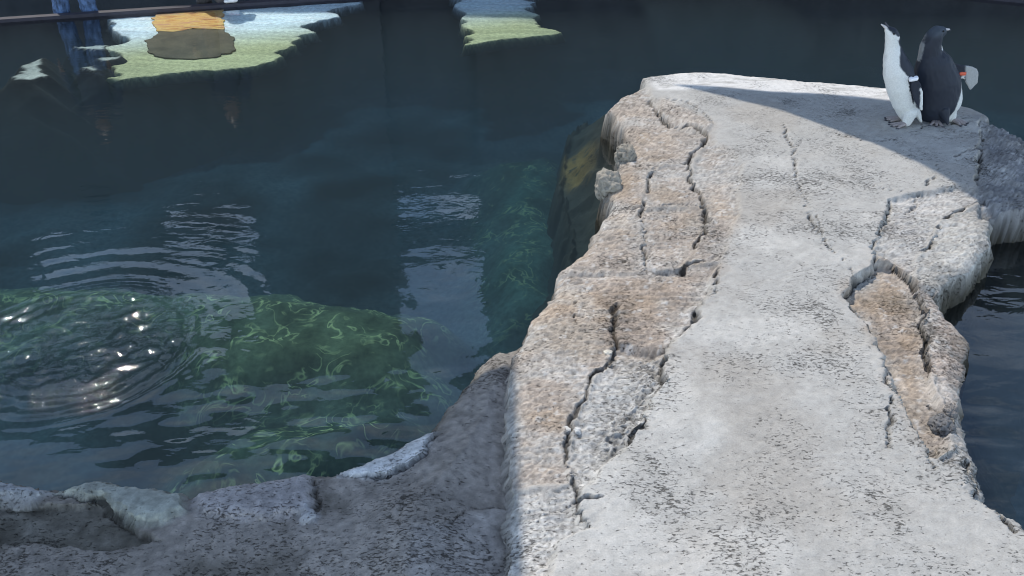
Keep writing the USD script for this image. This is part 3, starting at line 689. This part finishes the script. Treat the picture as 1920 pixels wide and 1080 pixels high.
shade_caster([(1262,160),(1300,168),(1400,194),(1480,216),(1560,243),(1640,272),(1720,306),(1790,342),(1850,378),(1960,470),(2300,520),(2300,150),(1990,150),(1780,194),(1672,187),(1560,179),(1450,172),(1350,166)],
       ZT, 4.6, 'added unseen sheet above the penguins, cut to throw the pointed shade on the rock', [])
shade_caster([(958,640),(962,760),(968,900),(975,1080),(984,1300),(-900,1300),(-900,800),(330,790),(420,690),(700,670),(860,650)], .20, 4.2, 'added unseen sheet above the near bank, cut to shade it', [])

# ================================================================== penguins
SC = 1663.0 / (5.55 * cP + 1.98 * sP)                   # photo pixels per metre where the penguins stand
SV = SC * math.cos(math.radians(19.5))
def penguin(name_label, base_px, spine, flip, colour, feet, beak, band, eye, face):
    bx, by = base_px
    x0, y0, _ = at(bx, by, ZT - .01)
    z0 = rock_z(x0, y0)
    t = thing('penguin', name_label, 'penguin', (x0, y0, z0), group=None)
    kx = (bx - 960) / (540 + F * math.tan(math.pi / 2 - PITCH) - by)     # what is upright in the world leans outward in the picture
    X = lambda p, q: (p - bx - (by - q) * kx) / SC
    Z = lambda p: (by - p) / SV
    pts = [((X(a, b), dy, Z(b)), (r_, r_ * dep, r_ * 1.0)) for a, b, r_, dep, dy in spine]
    man = []
    for (a, ra), (b, rb) in path(pts):
        s = [m3.Manifold.sphere(1.0, 28).scale(tuple(map(float, e))).translate(tuple(map(float, c))) for c, e in ((a, ra), (b, rb))]
        man.append(m3.Manifold.batch_hull(s))
    # short wedge tail and legs
    for c0, c1, r0, r1 in face(X, Z):
        man.append(m3.Manifold.batch_hull([m3.Manifold.sphere(r0, 14).translate(tuple(map(float, c0))), m3.Manifold.sphere(r1, 14).translate(tuple(map(float, c1)))]))
    for pg, yy, th, lean in flip:
        cs = m3.CrossSection([[(X(a, b), Z(b)) for a, b in pg][::(1 if Polygon([(X(a, b), Z(b)) for a, b in pg]).exterior.is_ccw else -1)]])
        e = cs.extrude(th).rotate((90, 0, 0)).translate((0, yy + th / 2, 0))
        man.append(e)
    m = m3.Manifold.batch_boolean(man, m3.OpType.Add).refine_to_length(.009)
    mm = m.to_mesh()
    tm = trimesh.Trimesh(mm.vert_properties[:, :3], mm.tri_verts, process=True)
    trimesh.smoothing.filter_taubin(tm, iterations=14)
    v = np.array(tm.vertices)
    tm.vertices = v + tm.vertex_normals * ((fbm(v * [60, 60, 25], 3) - .5) * .006)[:, None]
    py_ = by - v[:, 2] * SV
    px_ = v[:, 0] * SC + bx + (by - py_) * kx
    c = colour(px_ + (fbm(v * 40, 3) - .5) * 5, py_ + (fbm(v * 40 + 9, 3) - .5) * 5, v[:, 1])
    add('body', tm, M_plume, t, col=c)
    for k, (fx, fy, dr) in enumerate(feet):
        o = np.array((X(fx, by), fy, 0)); ft = []
        d0 = np.array((math.cos(dr), math.sin(dr), 0))
        zf = rock_z(x0 + o[0], y0 + o[1]) - z0 + .012
        o[2] = zf
        for tt in (-.5, 0, .5):
            dd = np.array((math.cos(dr + tt), math.sin(dr + tt), 0))
            ft += path([(o - d0 * .02 + (0, 0, .012), .017), (o + dd * .05 + (0, 0, .006), .011), (o + dd * .085, .006)])
        f_ = add('foot', chain(ft, .008, 4), M_foot, t, smooth=True)
        cl = [trimesh.creation.icosphere(1, .0075) for _ in range(3)]
        for q, tt in zip(cl, (-.5, 0, .5)):
            q.apply_scale((1.6, 1, .8)); q.apply_translation(o + np.array((math.cos(dr + tt), math.sin(dr + tt), -.03)) * .09)
            add('claw', q, M_beak, f_, smooth=True)
    for pts_, mat in beak:
        add('beak', chain(path([((X(a, b), dy, Z(b)), r_) for a, b, dy, r_ in pts_]), .006, 2), mat, t, smooth=True)
    for ex, ey, dy in eye:
        e = trimesh.creation.icosphere(2, .0065); e.apply_translation((X(ex, ey), dy, Z(ey))); add('eye', e, M_eye, t, smooth=True)
    for (ax, ay), (bx2, by2), dy, w_, mat in band:
        c0, c1 = np.array((X(ax, ay), dy, Z(ay))), np.array((X(bx2, by2), dy, Z(by2)))
        m_ = m3.Manifold.batch_hull([m3.Manifold.sphere(1, 14).scale((.008, w_, .016)).translate(tuple(map(float, q))) for q in (c0, c1)])
        add('flipper_band', m_, mat, t, smooth=True)
    return t
M_foot = plain('penguin_foot', (.30, .26, .25), rough=.6, grain=60)
M_beak = plain('penguin_beak', (.05, .05, .06), rough=.4, grain=60)
M_beakp = plain('pale_beak', (.55, .52, .50), rough=.4, grain=60)
M_eye = plain('penguin_eye', (.01, .01, .01), rough=.1)
M_bandw = plain('white_band', (.85, .85, .88), rough=.4, amount=.05)
M_bando = plain('orange_band', (.75, .14, .07), rough=.4, amount=.05)
DARKP, WHITEP = np.array((.014, .018, .028)), np.array((.66, .66, .62))
def mixc(m): return DARKP * (1 - m[:, None]) + WHITEP * m[:, None]
def col1(x, y, d):
    bx_ = np.interp(y, [48, 62, 68, 74, 80, 90, 104, 122, 132, 140, 155, 180, 198, 206, 230], [1656, 1662, 1668, 1684, 1678, 1683, 1681, 1676, 1684, 1692, 1696, 1703, 1711, 1722, 1735])
    m = ss(2.0, -2.0, x - bx_)
    fl = (d < -.088) & (y > 134) & (y < 203) & (x > np.interp(y, [140, 160, 180, 203], [1692, 1693, 1699, 1709]))            # the flipper is dark with a white trailing edge
    edge = np.interp(y, [140, 150, 165, 198, 206], [1706, 1712, 1717, 1716, 1712])
    m = np.where(fl, ss(-6.0, -3.0, x - edge) * (y > 158), m)
    return mixc(m)
def col2(x, y, d):
    bx_ = np.interp(y, [100, 148, 160, 178, 200, 216, 230], [1830, 1800, 1797, 1788, 1778, 1768, 1762])
    m = ss(-2, 2, x - bx_) * (y > 140) * (x < 1809)
    m = np.maximum(m, ss(1809, 1813, x) * (y > 110) * .55)                         # pale underside of the raised flipper
    chin = ((x > 1759) & (y > 68) & (y < 92) & (x > np.interp(y, [68, 92], [1767, 1760])))
    m = np.maximum(m, chin * .8)
    nape_rim_light = ss(3, 0, np.abs(x - np.interp(y, [60, 80, 112], [1733, 1724, 1717])) - 3) * (y < 114) * (y > 56)  # sky rim light along the neck, painted into the plumage
    c = mixc(np.maximum(m, nape_rim_light * .35))
    lit_crown = ss(74, 58, y)[:, None] * .5  # grey head top, with the light on it painted in
    return c * (1 - lit_crown) + np.array((.07, .09, .11)) * lit_crown
penguin('penguin stretching its white throat up with beak to the sky, white flipper band', (1690, 236),
        [(1702, 212, .066, 1.0, 0), (1697, 192, .086, 1.05, 0), (1690, 165, .097, 1.05, 0), (1682, 138, .093, 1.0, 0), (1675, 113, .068, .95, 0), (1672, 93, .048, .95, 0), (1672, 77, .046, .95, 0), (1670, 69, .038, .95, 0), (1664, 63, .022, .9, 0)],
        [([(1697,138),(1704,138),(1712,150),(1718,168),(1717,200),(1711,197),(1701,180),(1696,160)], -.108, .018, 0), ([(1700,138),(1712,150),(1718,168),(1717,200),(1705,180)], .105, .016, 0)],
        col1, [(1687, -.055, math.pi + .25), (1690, .05, math.pi - .05)],
        [([(1665, 64, 0, .015), (1658, 58, 0, .009), (1651.5, 54, 0, .004)], M_beakp), ([(1667, 62, 0, .013), (1662, 57, 0, .008), (1659, 51, 0, .004)], M_beak)],
        [((1694, 143), (1706, 141), -.108, .02, M_bandw)], [(1671, 68, -.036), (1671, 68, .036)],
        lambda X, Z: [((X(1700, 212), -.045, .10), (X(1694, 230), -.05, .03), .05, .03), ((X(1703, 212), .05, .10), (X(1697, 230), .05, .03), .05, .03), ((X(1716, 212), 0, .10), (X(1728, 230), 0, .02), .03, .008)])
penguin('penguin seen from behind with its flipper held out, orange flipper band', (1757, 226),
        [(1757, 207, .118, .85, 0), (1758, 188, .158, .78, 0), (1756, 160, .156, .78, 0), (1750, 130, .128, .80, 0), (1744, 108, .084, .85, 0), (1743, 88, .068, .9, 0), (1749, 72, .058, .95, 0), (1754, 64, .049, .95, 0), (1763, 62, .036, .9, 0)],
        [([(1772,116),(1800,121),(1822,124),(1832,128),(1836,137),(1835,154),(1821,168),(1815,158),(1808,146),(1794,146),(1780,150)], .0, .020, 0), ([(1722,125),(1712,140),(1708,165),(1713,188),(1722,175),(1728,150)], .02, .018, 0)],
        col2, [(1745, -.07, -1.9), (1782, -.05, -.9)],
        [([(1764, 59, 0, .016), (1772, 57.5, 0, .011), (1781, 58.5, 0, .005)], M_beak), ([(1772, 57, -.004, .009), (1778, 57, -.004, .006)], M_beakp)],
        [((1800, 137), (1810, 137), .0, .018, M_bando)], [(1764, 58, -.036)],
        lambda X, Z: [((X(1742, 204), -.03, .09), (X(1743, 220), -.05, .03), .06, .03), ((X(1776, 204), -.02, .09), (X(1779, 220), -.04, .03), .06, .03), ((X(1757, 202), -.10, .10), (X(1760, 220), -.14, .025), .04, .01)])
